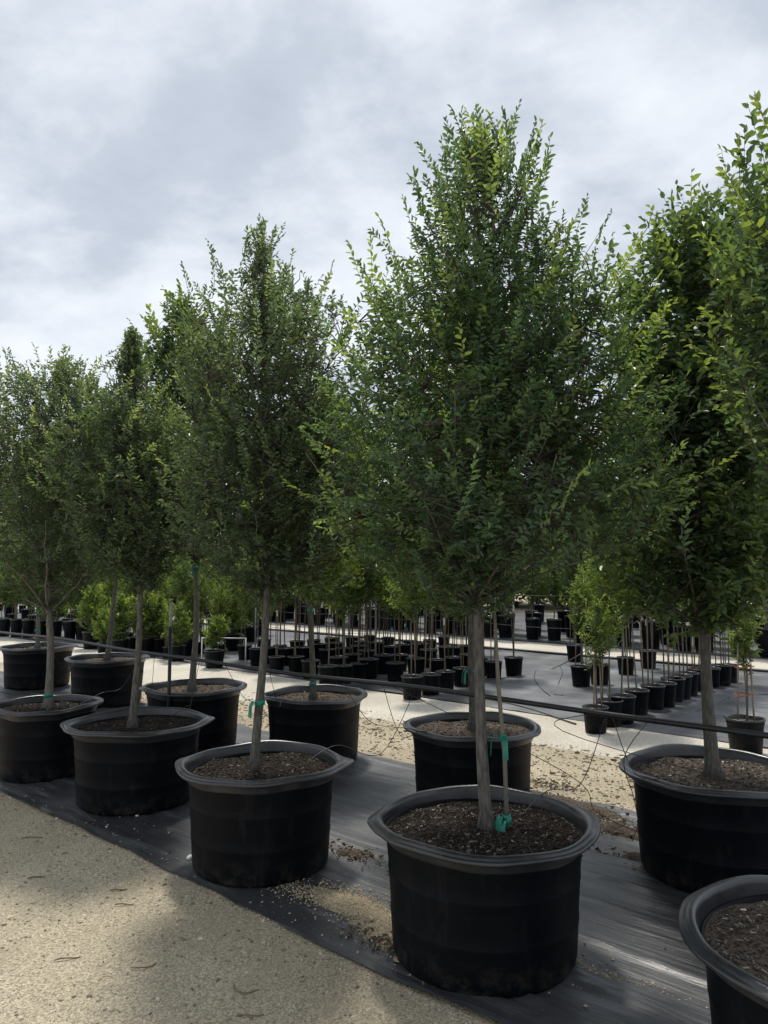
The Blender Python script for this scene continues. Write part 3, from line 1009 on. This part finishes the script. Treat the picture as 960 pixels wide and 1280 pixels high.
SMALL = (0.032, 0.0145)
trees = [
    dict(seed=101, px=603, py=1025, label='tall tree with thin bamboo stake and green tape beside its trunk, in black pot', tr=.028, k=1.0,
         prof=[(1.48, .12), (1.56, .40), (1.68, .62), (1.86, .74), (2.19, .74), (2.50, .66), (2.72, .54), (3.0, .44), (3.2, .36), (3.42, .24), (3.68, .07)], z0=1.48,
         lead=[(.02, 0, .4), (.0, 0, 1.0), (-.02, 0, 1.5), (.05, .02, 2.3), (.085, 0, 3.1), (.03, 0, 3.75)], nleaf=42000, leaf=SMALL, shoot=(.13, .25, 16), col=GREEN_A,
         kw=dict(nlimb=40, spike=190, young=.40, gap=.41, lead_shoots=True), chips=4500, squash=.01, ears=((math.pi * 1.02, .012), (.1, .02)), limb_r=.008),
    dict(seed=102, px=328, py=953, label='slender pointed tree with green tape band, in black pot with peaked rim corners', tr=.027, k=.96,
         prof=[(1.48, .10), (1.60, .40), (1.85, .56), (2.2, .62), (2.5, .60), (2.8, .56), (3.05, .48), (3.25, .33), (3.42, .15), (3.64, .04)], z0=1.52,
         lead=[(-.045, 0, .4), (-.01, 0, 1.0), (.015, 0, 1.6), (.0, 0, 2.4), (-.02, 0, 3.2), (-.05, 0, 3.7)], nleaf=33000, leaf=(.030, .0135), shoot=(.12, .24, 15), col=GREEN_B,
         kw=dict(nlimb=34, spike=130, young=.25, gap=.40, lead_shoots=True), chips=3000, tape=((.86, True),), ears=((.06, .05), (math.pi * .97, .03))),
    dict(seed=103, px=173, py=902, label='tree with thin leading spire, in black pot with rim bent out at the corner', tr=.028, k=1.02,
         prof=[(1.50, .10), (1.65, .40), (1.95, .56), (2.3, .60), (2.6, .52), (2.8, .38), (2.95, .20), (3.12, .08), (3.38, .02)], z0=1.6,
         lead=[(-.04, 0, .4), (-.02, 0, 1.0), (.0, 0, 1.7), (-.04, 0, 2.5), (-.13, 0, 3.4)], nleaf=24000, leaf=(.035, .0155), shoot=(.12, .24, 14), col=GREEN_B,
         kw=dict(nlimb=28, spike=90, young=.3, gap=.32, lead_shoots=True), chips=1800, ears=((.12, .04), (math.pi, .045))),
    dict(seed=104, px=60, py=880, label='round-headed tree with low forking limbs and green tape band just above its soil', tr=.033, k=.86, bark='bark_pale',
         prof=[(1.30, .12), (1.5, .42), (1.75, .58), (2.1, .66), (2.5, .68), (2.8, .62), (3.05, .50), (3.25, .30), (3.38, .10)], z0=1.28,
         lead=[(.0, 0, .4), (.0, 0, 1.0), (-.02, 0, 1.4), (.0, 0, 2.4), (.04, 0, 3.4)], nleaf=23000, leaf=(.036, .0165), shoot=(.13, .26, 14), col=GREEN_B,
         kw=dict(nlimb=30, spike=140, young=.35, gap=.40), chips=1400, tape=((.60, False),), limb_r=.011),
    dict(seed=105, px=393, py=868, label='bright green tree behind the slender pointed tree, pot beside open gravel', tr=.027, k=.96, soil='sandy_soil',
         prof=[(1.45, .10), (1.6, .44), (1.9, .62), (2.3, .66), (2.65, .52), (2.9, .34), (3.1, .18), (3.3, .05)], z0=1.5,
         lead=[(-.01, 0, .4), (-.03, 0, 1.0), (-.06, 0, 1.7), (.08, 0, 2.5), (.12, 0, 3.4)], nleaf=14000, leaf=(.050, .024), shoot=(.14, .28, 12), col=GREEN_C,
         kw=dict(nlimb=26, spike=90, young=.65, gap=.34), chips=1400, tape=((.62, False), (1.25, False))),
    dict(seed=106, px=590, py=907, label='tree hidden behind the staked tall tree, green tape halfway up its trunk', tr=.027, k=.99, soil='sandy_soil',
         prof=[(1.45, .10), (1.6, .50), (1.9, .70), (2.3, .78), (2.7, .72), (3.0, .5), (3.3, .3), (3.6, .10)], z0=1.5,
         lead=[(.0, 0, .4), (.0, 0, 1.0), (.02, 0, 1.7), (.05, 0, 2.5), (.05, 0, 3.6)], nleaf=22000, leaf=(.044, .022), shoot=(.14, .28, 13), col=GREEN_C,
         kw=dict(nlimb=26, spike=80, young=.4, gap=.33), chips=1800, tape=((.90, True),)),
    dict(seed=107, px=898, py=962, label='broad-leaved tree with stout ridged trunk, in the wide black pot full of bark mulch', tr=.036, k=1.06, soil='sandy_soil',
         prof=[(1.28, .10), (1.38, .36), (1.6, .52), (2.0, .60), (2.5, .60), (2.95, .56), (3.25, .52), (3.5, .40), (3.75, .14)], z0=1.3,
         lead=[(-.03, 0, .4), (-.045, 0, 1.0), (-.05, 0, 1.4), (-.03, 0, 2.4), (.05, 0, 3.8)], nleaf=26000, leaf=(.050, .027, .44), shoot=(.16, .32, 11), col=GREEN_R,
         kw=dict(nlimb=30, spike=70, young=.6, gap=.41, tilt=.3), chips=3600, tape=((.58, False),), limb_r=.010),
    dict(seed=108, px=990, py=1175, xy=(1.37, 2.22), label='tree next past the staked tall tree, pot with blue drip stake in its mulch', tr=.036, k=1.02, soil='sandy_soil',
         prof=[(1.75, .08), (1.9, .32), (2.2, .46), (2.5, .54), (2.72, .55), (2.88, .45), (3.0, .36), (3.1, .27), (3.24, .10)], z0=1.7,
         lead=[(.06, 0, .4), (.10, 0, 1.0), (.13, 0, 1.6), (.15, 0, 2.4), (.16, 0, 3.5)], nleaf=23000, leaf=(.037, .019, .45), shoot=(.15, .30, 13), col=GREEN_R,
         kw=dict(nlimb=30, spike=110, young=.4, gap=.38), chips=4500),
    dict(seed=109, px=243, py=858, label='tall tree with bunched green tape high on its trunk, pot behind the black post', tr=.031, k=.99, soil='sandy_soil', bark='bark_pale',
         prof=[(1.74, .10), (1.90, .50), (2.2, .68), (2.6, .72), (3.0, .66), (3.4, .54), (3.8, .40), (4.05, .24), (4.28, .07)], z0=1.7,
         lead=[(-.02, 0, .4), (.0, 0, 1.0), (.0, 0, 1.7), (.02, 0, 2.6), (-.22, 0, 4.3)], nleaf=15000, leaf=(.058, .032, .45), shoot=(.16, .32, 11), col=GREEN_R,
         kw=dict(nlimb=26, spike=60, young=.5, gap=.36), chips=1400, tape=((1.66, True), (1.63, True), (1.60, True))),
    dict(seed=110, px=135, py=822, label='leaning grey-trunked tree behind the tree with the thin spire', tr=.034, k=1.02, soil='sandy_soil',
         prof=[(1.6, .10), (1.8, .6), (2.2, .82), (2.7, .82), (3.1, .62), (3.4, .32), (3.6, .08)], z0=1.6,
         lead=[(-.02, 0, .4), (.03, 0, 1.0), (.12, 0, 1.8), (.16, 0, 2.6), (.15, 0, 3.6)], nleaf=17000, leaf=(.042, .019), shoot=(.14, .28, 13), col=GREEN_B,
         kw=dict(nlimb=24, spike=60, young=.3, gap=.34), chips=400),
    dict(seed=111, px=48, py=808, label='tree behind the round-headed tree, pot standing against the pale path', tr=.032, k=1.06, soil='sandy_soil', bark='bark_pale',
         prof=[(1.5, .10), (1.7, .6), (2.2, .85), (2.7, .82), (3.1, .6), (3.4, .3), (3.7, .08)], z0=1.5,
         lead=[(-.02, 0, .4), (-.02, 0, 1.0), (-.02, 0, 1.8), (.0, 0, 2.6), (.0, 0, 3.7)], nleaf=16000, leaf=(.044, .020), shoot=(.14, .28, 13), col=GREEN_B,
         kw=dict(nlimb=24, spike=60, young=.3, gap=.34), chips=400, tape=((.75, False),)),
    dict(seed=112, px=-75, py=850, label='tree at the end of the front row, next past the round-headed tree', tr=.030, k=.98,
         prof=[(1.45, .10), (1.6, .35), (1.9, .5), (2.3, .55), (2.7, .5), (3.0, .36), (3.2, .18), (3.35, .05)], z0=1.5,
         lead=[(0, 0, .4), (0, 0, 1.7), (.1, 0, 3.4)], nleaf=9000, leaf=(.042, .019), shoot=(.14, .28, 13), col=GREEN_B,
         kw=dict(nlimb=22, spike=60, young=.3, gap=.34), chips=0),
]
built = [big_tree(t) for t in trees]

# bamboo stake of the tall tree
rootA, leadA = built[0]
q = MB()
q.tube([(.105, -.01, .45), (.098, -.005, .8), (.075, .0, 1.1), (.062, .01, 1.44)], [.010, .0095, .009, .007], 8)
for z in (.62, .86, 1.12, 1.34):
    x = float(np.interp(z, (.45, .8, 1.1, 1.44), (.105, .098, .075, .062)))
    q.tube([(x, -.005, z - .004), (x, -.005, z + .004)], .0115, 8)
q.build('stake', M['bamboo'], rootA)
tape_band((.103, -.008, .53), .016, rootA, 3, True)
tape_band((.101, -.007, .545), .015, rootA, 8, True)
tape_band((.092, -.004, .88), .012, rootA, 5, True)
# blue emitter in the cut-off pot
q = MB(); q.tube([(-.135, -.02, .47), (-.135, -.02, .56)], .007, 8); q.build('drip_stake', M['blue'], built[7][0])
q = MB(); q.tube([(-.135, -.02, .55), (-.13, -.02, .60), (-.11, -.01, .66), (-.05, .02, .70)], .003, 6); q.build('drip_tube', M['tube'], built[7][0])

# ------------------------------------------------------------------ irrigation pipe between the rows
NP = 3.62
ip = empty('irrigation_pipe', sn(0, NP, 0))
tag(ip, 'long black irrigation pipe strung waist-high between the two rows of pots', 'pipe')


def loc_p(s, n, z):
    p = np.array(sn(s, n, z)) - np.array(sn(0, NP, 0))
    return tuple(p)


q = MB()
ss = np.linspace(-10.6, 3.1, 70)
q.tube([loc_p(s, NP, .882 - .012 * math.sin((s + .6) * 1.1) - .006 * math.sin(s * 2.7)) for s in ss], .0145, 10)
q.build('pipe', M['tube'], ip)
s_post = to_sn(*[v * 1.0 for v in (-.29 * 6.45, 6.45)])[0]
for i, s in enumerate((s_post, -10.4, 2.9)):
    q = MB(); q.tube([loc_p(s, NP + .03, 0), loc_p(s, NP + .03, 1.12)], .015, 10)
    o = q.build('post', M['tube'], ip)
    q = MB(); q.tube([loc_p(s, NP + .03, 1.115), loc_p(s, NP + .03, 1.32)], .012, 10); q.build('sleeve', M['steel'], o)
# thin drip tubes looping from the pipe into the pots
rt = random.Random(12)
base = np.array(sn(0, NP, 0))


def drip(sx, pts, r=.0022):
    p = [Vector(loc_p(sx, NP, .875))] + [Vector((a - base[0], b2 - base[1], c)) for a, b2, c in pts]
    # Catmull-Rom through the points
    out = []
    ex = [p[0]] + p + [p[-1]]
    for i in range(1, len(ex) - 2):
        for k in range(7):
            t = k / 7
            a, b2, c, d = ex[i - 1], ex[i], ex[i + 1], ex[i + 2]
            out.append(.5 * ((2 * b2) + (c - a) * t + (2 * a - 5 * b2 + 4 * c - d) * t * t + (3 * b2 - a - 3 * c + d) * t ** 3))
    out.append(p[-1])
    m = MB(); m.tube(out, r, 5)
    m.build('drip_tube', M['tube'], ip)


for k, (root, lead) in enumerate(built[:11]):
    x, y, _ = root.location
    s, n = to_sn(x, y)
    back = n > NP
    for j in range(2 if k in (4, 5) else 1):
        off = rt.uniform(-.35, .35) - (.12 if j else -.12)
        e = -1 if back else 1                              # enters over the rim that faces the pipe
        q0 = np.array(sn(s + off * .5, n + e * .47)); q1 = np.array(sn(s + off * .3, n + e * .25))
        mid = np.array(sn(s + off * 1.2, (NP + n + e * .47) / 2))
        sag = rt.uniform(.5, .62)
        drip(s + off * 1.6, [(mid[0], mid[1], sag), (q0[0], q0[1], .575), (q1[0], q1[1], .50)])
# long loop hanging beside the pot of the hidden tree, and one lying on the cloth
a_, b_ = at(722, 905, .86), at(690, 975, .3)
drip(to_sn(*at(726, 893, .88))[0], [(*sn(to_sn(*at(716, 930, .7))[0], 3.8)[:2], .70), (*sn(-.62 + 1.2, 3.86)[:2], .42), (*sn(.1, 3.80)[:2], .27), (*sn(-.45, 3.78)[:2], .30), (*sn(-.75, 3.7)[:2], .34)])
drip(to_sn(*at(800, 905, .88))[0], [(*at(780, 940, .75), .72), (*at(792, 985, .5), .45), (*at(797, 1030, .2), .2), (*at(790, 1052, .03), .03)])
drip(to_sn(*at(447, 905, .7))[0], [(*sn(-2.0, 3.8)[:2], .5), (*sn(-1.9, 4.0)[:2], .25), (*sn(-1.4, 4.3)[:2], .06), (*sn(-.7, 4.35)[:2], .05)])

# ------------------------------------------------------------------ small potted saplings of the second bed
def small_pot(root, seed, rt_=.135, hp=.27):
    r = random.Random(seed)
    p1, p2 = r.uniform(0, 6), r.uniform(0, 6)
    q = MB()
    f = lambda rr, z, a: (rr * (1 + .02 * math.sin(2 * a + p1) + .012 * math.sin(3 * a + p2)), z)
    k = rt_
    q.lathe([(.001, .003), (k * .78, .002), (k * .81, .01), (k * .93, hp * .8), (k * .945, hp * .83), (k * .965, hp * .84), (k * .98, hp * .97)], 20, f)
    po = q.build('pot', M['pot'], root)
    q = MB()
    q.lathe([(k * .96, hp * .955), (k * 1.02, hp * .95), (k * 1.04, hp * .965), (k * 1.03, hp), (k * .97, hp * 1.005), (k * .93, hp * .985), (k * .91, hp * .85)], 20, f)
    q.build('rim', M['rim'], po)
    q = MB()
    q.lathe([(.001, hp * .9), (k * .5, hp * .9), (k * .92, hp * .87)], 20, f)
    q.build('soil', M['sandy_soil'], root)


def sapling(seed, height, z0, rad, nleaf, leaf, colr, stake=True, kind='whip', tagc=None, hp=.27, rp=.135, bark='bark', stem_r=.0095, nst=1):
    root = empty('potted_sapling')
    r = random.Random(seed)
    small_pot(root, seed, rp, hp)
    lead = make_leader([(0, 0, 0), (r.uniform(-.03, .03), r.uniform(-.03, .03), height * .5), (r.uniform(-.07, .07), r.uniform(-.07, .07), height)])
    prof = [(z0, rad * .35), (z0 + .2 * (height - z0), rad * .9), (z0 + .5 * (height - z0), rad), (z0 + .8 * (height - z0), rad * .62), (height, rad * .08)]
    me, limbs = crown_mesh(seed, prof, lead, z0, nleaf, leaf, (.10, .22, 9), colr, spike=14, nlimb=9, young=.5, gap=.30, twig_r=.0013)
    tr = link_mesh('trunk', trunk_mesh(lead, hp * .85, height - .03, stem_r, .003, seed, M[bark], False), root)
    limb_objs(limbs, tr, .004, M['twig'])
    link_mesh('crown', me, root)
    if stake:
        for i in range(nst):
            q = MB()
            a = r.uniform(0, 6.28)
            h = r.uniform(.95, 1.5) if nst == 1 else r.uniform(.7, 1.05)
            q.tube([(rp * .55 * math.cos(a), rp * .55 * math.sin(a), hp * .6), (rp * .4 * math.cos(a + .2), rp * .4 * math.sin(a + .2), h)], .008, 6)
            q.build('stake', M['bamboo' if i % 2 else 'timber'], root)
    if tagc:
        q = MB()
        x, y = lead(1.0)
        pts = [(x, y - .012, 1.0), (x + .015, y - .05, 1.03), (x + .03, y - .07, 1.0), (x + .028, y - .075, .93)]
        V = []
        for p in pts:
            V += [(p[0] - .011, p[1], p[2]), (p[0] + .011, p[1], p[2])]
        q.add(V, [(0, 1, 3, 2), (2, 3, 5, 4), (4, 5, 7, 6)])
        q.build('ribbon', M[tagc], root)
    if hp > .5:
        root.name = 'container_tree'
    elif not stake:
        root.name = 'potted_shrub'
    return root


def copy_tree(o, parent=None):
    c = o.copy()
    col.objects.link(c)
    c.parent = parent
    for ch in list(o.children):
        copy_tree(ch, c)
    return c


YG = ((0.095, 0.155, 0.045), (0.20, 0.26, 0.055))
MG = ((0.078, 0.135, 0.052), (0.16, 0.215, 0.065))
DG = ((0.060, 0.108, 0.052), (0.12, 0.17, 0.060))
protos = {
    'a': sapling(201, 2.1, 1.1, .32, 1800, (.05, .020), MG, tagc='white'),
    'b': sapling(202, 1.9, .98, .30, 1600, (.05, .020), YG),
    'c': sapling(203, 2.25, 1.15, .34, 2000, (.055, .022), DG, tagc='white', bark='bark_pale'),
    'd': sapling(204, 1.50, .72, .24, 900, (.05, .018), YG, nst=3),
    'e': sapling(205, 1.25, .34, .34, 1900, (.055, .026), YG, stake=False, hp=.32, rp=.17),
    'f': sapling(206, .85, .30, .22, 900, (.05, .024), GREEN_C, stake=False, hp=.26, rp=.16),
    'g': sapling(207, 2.6, 1.0, .45, 3200, (.06, .028), DG, stake=True, hp=.52, rp=.18, stem_r=.016),
    'h': sapling(208, 2.3, .9, .42, 2800, (.06, .028), MG, stake=False, hp=.52, rp=.18, stem_r=.015),
    'n': sapling(209, 1.35, .75, .20, 500, (.055, .022), YG, nst=3, hp=.30, rp=.16),
}
for z in (.50, .74):
    q = MB()
    q.lathe([(.078, -.005), (.082, -.003), (.083, 0), (.082, .003), (.078, .005)], 18, lambda rr, zz, a: (rr * (1 + .12 * math.sin(3 * a)), zz + .006 * math.sin(2 * a)))
    q.build('stake_tie', M['orange'], protos['n'], (0, 0, z))
used = set()
rs_ = random.Random(77)


def place(kind, x, y, label, group, cat='sapling', sc=None, z=.012):
    p = protos[kind]
    o = p if kind not in used else copy_tree(p)
    used.add(kind)
    o.location = (x, y, z)
    o.rotation_euler = (0, 0, rs_.uniform(0, 6.28))
    s = sc or rs_.uniform(.92, 1.08)
    o.scale = (s, s, s)
    tag(o, label, cat, group)
    return o


ORD = 'first second third fourth fifth sixth seventh eighth ninth tenth eleventh twelfth'.split()
rowR = 'black-potted saplings lined up along the aisle of the second bed'
for x, y, k in ((762, 875, 'b'), (777, 872, 'a'), (796, 863, 'c'), (816, 858, 'a'), (830, 855, 'b'), (841, 850, 'c'), (850, 847, 'a'), (859, 843, 'b'), (873, 838, 'c'), (888, 835, 'a'), (901, 833, 'b'), (911, 830, 'a')):
    i_ = len([o for o in bpy.data.objects if o.get('group') == rowR])
    place(k, *at(x, y, .27), ORD[i_] + ' sapling after the one with stout stakes, in the single file of pots', rowR)
place('d', *at(744, 882, .27), 'sapling tied to three stout wooden stakes at the head of the single file', None)
place('n', *at(931, 899, .30), 'small plant with orange-tied stakes alone on cloth behind the mulched pot', None)
for x, y, k in ((726, 834, 'd'), (749, 832, 'b')):
    place(k, *at(x, y, .27), 'leafy light-green sapling, one of a close pair on open cloth', 'close pair on the second bed')
for x, y, k, lab in ((642, 823, 'a', 'lone sapling in tapered pot on open cloth between crowded block and leafy pair'), (718, 808, 'c', 'lone sapling at the far edge of the second cloth'),
                     (782, 822, 'c', 'sapling standing apart behind the single file, pale stem'), (810, 815, 'a', 'sapling near the pale lane behind the single file'),
                     (617, 826, 'c', 'sapling half hidden by the bamboo stake of the tall tree')):
    place(k, *at(x, y, .27), lab, None)
block = [(410, 834), (430, 831), (449, 828), (461, 826), (479.5, 821), (500, 818), (515, 847), (538, 843), (557, 838), (577, 834), (470, 805), (448, 809), (430, 811), (409, 812),
         (512, 800), (537, 799), (536, 814), (558, 810), (571, 808), (584, 808), (555, 795), (346, 820), (370, 820), (388, 826), (306, 806), (322, 812), (350, 806), (372, 803), (392, 800), (415, 799),
         (440, 797), (462, 794), (485, 796), (488, 808), (503, 806), (330, 800), (596, 801), (600, 822), (424, 822), (441, 819), (458, 815), (494, 829), (520, 824), (546, 824), (566, 822), (586, 820), (525, 806), (420, 805), (356, 812), (380, 811), (398, 806), (338, 810), (452, 802)]
for i, (x, y) in enumerate(block):
    kd = 'abcab'[i % 5] if i % 7 else 'c'
    lb = {'a': 'grey-stemmed sapling with white ribbon in the crowded block of small black pots', 'b': 'light-green sapling without ribbon in the crowded block of small black pots',
          'c': 'pale-stemmed dark-leaved sapling with white ribbon in the crowded block of small black pots'}[kd]
    place(kd, *at(x, y, .27), lb, 'crowded block of saplings on the second bed: ' + {'a': 'grey-stemmed', 'b': 'light green', 'c': 'pale-stemmed'}[kd])
shr = [(222, 803), (150, 800), (166, 797), (182, 800), (198, 796), (210, 801), (235, 798), (250, 796), (130, 796), (115, 792), (275, 798), (290, 794), (175, 790), (205, 789), (240, 788), (142, 789)]
for i, (x, y) in enumerate(shr):
    kd = 'eebefdeb'[i % 8] if i else 'e'
    if kd == 'f':
        kd = 'e'
    lb = {'e': 'bushy yellow-green shrub', 'b': 'thin light-green sapling', 'd': 'three-staked light-green sapling'}[kd]
    place(kd, *at(x, y + rs_.uniform(-3, 3), .30), lb + ' in the shrub block beyond the pale path', 'shrub block: ' + lb, 'shrub' if kd == 'e' else 'sapling', rs_.uniform(.7, 1.1))
place('f', *at(268, 815, .26), 'small low shrub standing at the near edge of the shrub block', None, 'shrub')
for i, x in enumerate((-8, 6, 21, 36, 52, 70, 88, 104)):
    place('h' if i % 2 else 'g', *at(x, 772 + i * .6, .44), 'dark tall potted tree in the line ending the pale path', 'potted trees ending the pale path', 'potted tree', .8)
nb = Noise2(99)
for n in (8.2, 9.3, 10.4, 11.6):
    s = -33 + n * .1
    while s < -11.5 + .5 * (n - 8):
        x, y, _ = sn(s + rs_.uniform(-.12, .12), n + rs_.uniform(-.15, .15))
        px = 480 + F * x / y
        if -40 < px < 330:
            kd = 'abce'[rs_.randrange(4)]
            lb = {'a': 'grey-stemmed sapling with white ribbon', 'b': 'light-green sapling without ribbon', 'c': 'pale-stemmed sapling with white ribbon', 'e': 'bushy shrub'}[kd]
            place(kd, x, y, lb + ' among the mixed plants behind the yellow-green shrub block', 'mixed plants behind the shrubs: ' + lb, 'shrub' if kd == 'e' else 'sapling')
        s += 1.05
# large pots on the far side of the pale lane, row behind row
n_far = 0
for row, (n, stp) in enumerate(((14.9, .55), (15.9, .75), (17.4, 1.1), (19.8, 1.5))):
    s = -56 + row * .4
    while s < 17:
        x, y, _ = sn(s + rs_.uniform(-.15, .15), n + rs_.uniform(-.12, .12))
        px = 480 + F * x / max(y, .1)
        if y > 6 and -60 < px < 1020:
            kd = 'gh'[rs_.random() < .5]
            place(kd, x, y, {'g': 'staked dark-leaved tree', 'h': 'unstaked green tree'}[kd] + ' in tall black pot, ' + ORD[row] + ' row across the pale lane',
                  {'g': 'staked', 'h': 'unstaked'}[kd] + ' potted trees across the pale lane, ' + ORD[row] + ' row', 'potted tree')
            n_far += 1
        s += stp

# ------------------------------------------------------------------ wires, posts, tubes and riser in the second bed
for n, z, lab in ((8.9, 1.05, 'post-and-wire support line along the front of the crowded sapling block'), (11.4, 1.2, 'post-and-wire support line near the back of the second bed')):
    root = empty('wire_trellis', sn(-4, n))
    tag(root, lab, 'trellis', 'support lines of the second bed')
    o0 = np.array(sn(-4, n))
    for s in np.arange(-14, -7.9 if n < 10 else -4.9, 3.0):
        p = np.array(sn(s, n)) - o0
        q = MB(); q.tube([(p[0], p[1], 0), (p[0], p[1], z + .12)], .014, 7); q.build('post', M['steel'], root)
    for zz in (z, z * .55):
        q = MB()
        pts = []
        for s in np.linspace(-14, -8 if n < 10 else -5, 60):
            p = np.array(sn(s, n)) - o0
            pts.append((p[0], p[1], zz - .05 * abs(math.sin((s + 14) * math.pi / 3))))
        q.tube(pts, .0035, 5)
        q.build('wire', M['greytube'], root)


def curve_obj(name, pts, r, material, label, cat, group=None):
    out = []
    p = [Vector(a) for a in pts]
    ex = [p[0]] + p + [p[-1]]
    for i in range(1, len(ex) - 2):
        for k in range(8):
            t = k / 8
            a, b2, c, d = ex[i - 1], ex[i], ex[i + 1], ex[i + 2]
            out.append(.5 * ((2 * b2) + (c - a) * t + (2 * a - 5 * b2 + 4 * c - d) * t * t + (3 * b2 - a - 3 * c + d) * t ** 3))
    out.append(p[-1])
    m = MB(); m.tube(out, r, 6)
    return tag(m.build(name, material), label, cat, group)


g = lambda x, y, z=.02: (*at(x, y, z), z)
curve_obj('drip_line', [g(600, 850, .03), g(650, 845), g(690, 836), g(725, 818, .25), g(742, 806, .35)], .008, M['greytube'], 'grey drip line running over the open cloth to the leafy pair', 'tube', 'drip lines on the second bed')
curve_obj('drip_line', [g(670, 838), g(668, 848), g(676, 860), g(688, 870)], .005, M['tube'], 'thin black tube curling on the open cloth', 'tube', 'drip lines on the second bed')
curve_obj('drip_line', [g(700, 832), g(703, 842), g(699, 852), g(698, 856)], .005, M['tube'], 'short kinked black tube on the open cloth', 'tube', 'drip lines on the second bed')
curve_obj('drip_line', [g(692, 868), g(704, 869)], .006, M['tube'], 'short straight scrap of black tube on the open cloth', 'tube', 'drip lines on the second bed')
curve_obj('drip_line', [g(860, 893), g(895, 880), g(912, 872), g(908, 885), g(922, 872), g(960, 868)], .005, M['tube'], 'black tube looping near the plant with orange ties', 'tube', 'drip lines on the second bed')
curve_obj('drip_line', [g(400, 851, .04), g(470, 848), g(560, 868), g(640, 880), g(720, 905)], .009, M['greytube'], 'grey drip line along the front edge of the second cloth', 'tube', 'drip lines on the second bed')
# white riser frame
x0, y0 = at(252, 832)
q = MB()
q.tube([(0, 0, 0), (0, 0, .46)], .011, 8); q.tube([(-.011, 0, .46), (.75, -.1, .46)], .011, 8); q.tube([(.75, -.1, .47), (.75, -.1, 0)], .011, 8)
tag(q.build('riser_frame', M['white'], loc=(x0, y0, 0.0)), 'white plastic pipe frame in front of the low shrub', 'pipe frame')

# ------------------------------------------------------------------ trees beyond the nursery
def far_tree(seed, h, rad, nleaf, colr):
    root = empty('shade_tree')
    lead = make_leader([(0, 0, 0), (.1, .05, h * .5), (0, .1, h)])
    z0 = h * .06
    prof = [(z0, rad * .4), (z0 + .2 * (h - z0), rad * .95), (z0 + .5 * (h - z0), rad), (z0 + .8 * (h - z0), rad * .65), (h, rad * .12)]
    me, limbs = crown_mesh(seed, prof, lead, z0, nleaf, (.20, .12), (.5, 1.0, 12), colr, spike=30, nlimb=16, young=.4, gap=.28, twig_r=.006)
    tr = link_mesh('trunk', trunk_mesh(lead, -.05, h - .1, h * .02, .02, seed, M['bark']), root)
    limb_objs(limbs, tr, .05, M['bark'])
    link_mesh('crown', me, root)
    return root


fp = [far_tree(301, 5.2, 2.1, 5200, DG), far_tree(302, 6.4, 2.4, 6000, GREEN_A), far_tree(303, 4.4, 2.0, 4600, MG)]
fu = set()
for row, (n, step) in enumerate(((26, 2.4), (30, 3.2))):
    s = -76 + row * 1.5
    while s < 30:
        x, y, _ = sn(s + rs_.uniform(-.5, .5), n + rs_.uniform(-.8, .8))
        px = 480 + F * x / max(y, .1)
        if y > 10 and -90 < px < 1050:
            i = rs_.randrange(3)
            o = fp[i] if i not in fu else copy_tree(fp[i])
            fu.add(i)
            o.location = (x, y, 0); o.rotation_euler = (0, 0, rs_.uniform(0, 6.28))
            k = rs_.uniform(.85, 1.15); o.scale = (k, k, k * rs_.uniform(.9, 1.1))
            kk = ('broad dark shade tree', 'tall shade tree', 'low light-green shade tree')[i]
            tag(o, kk + (' in the front line' if row == 0 else ' in the rear line') + ' of the tree belt beyond the beds', 'tree', kk + ' of the belt, ' + ('front' if row == 0 else 'rear'))
        s += step
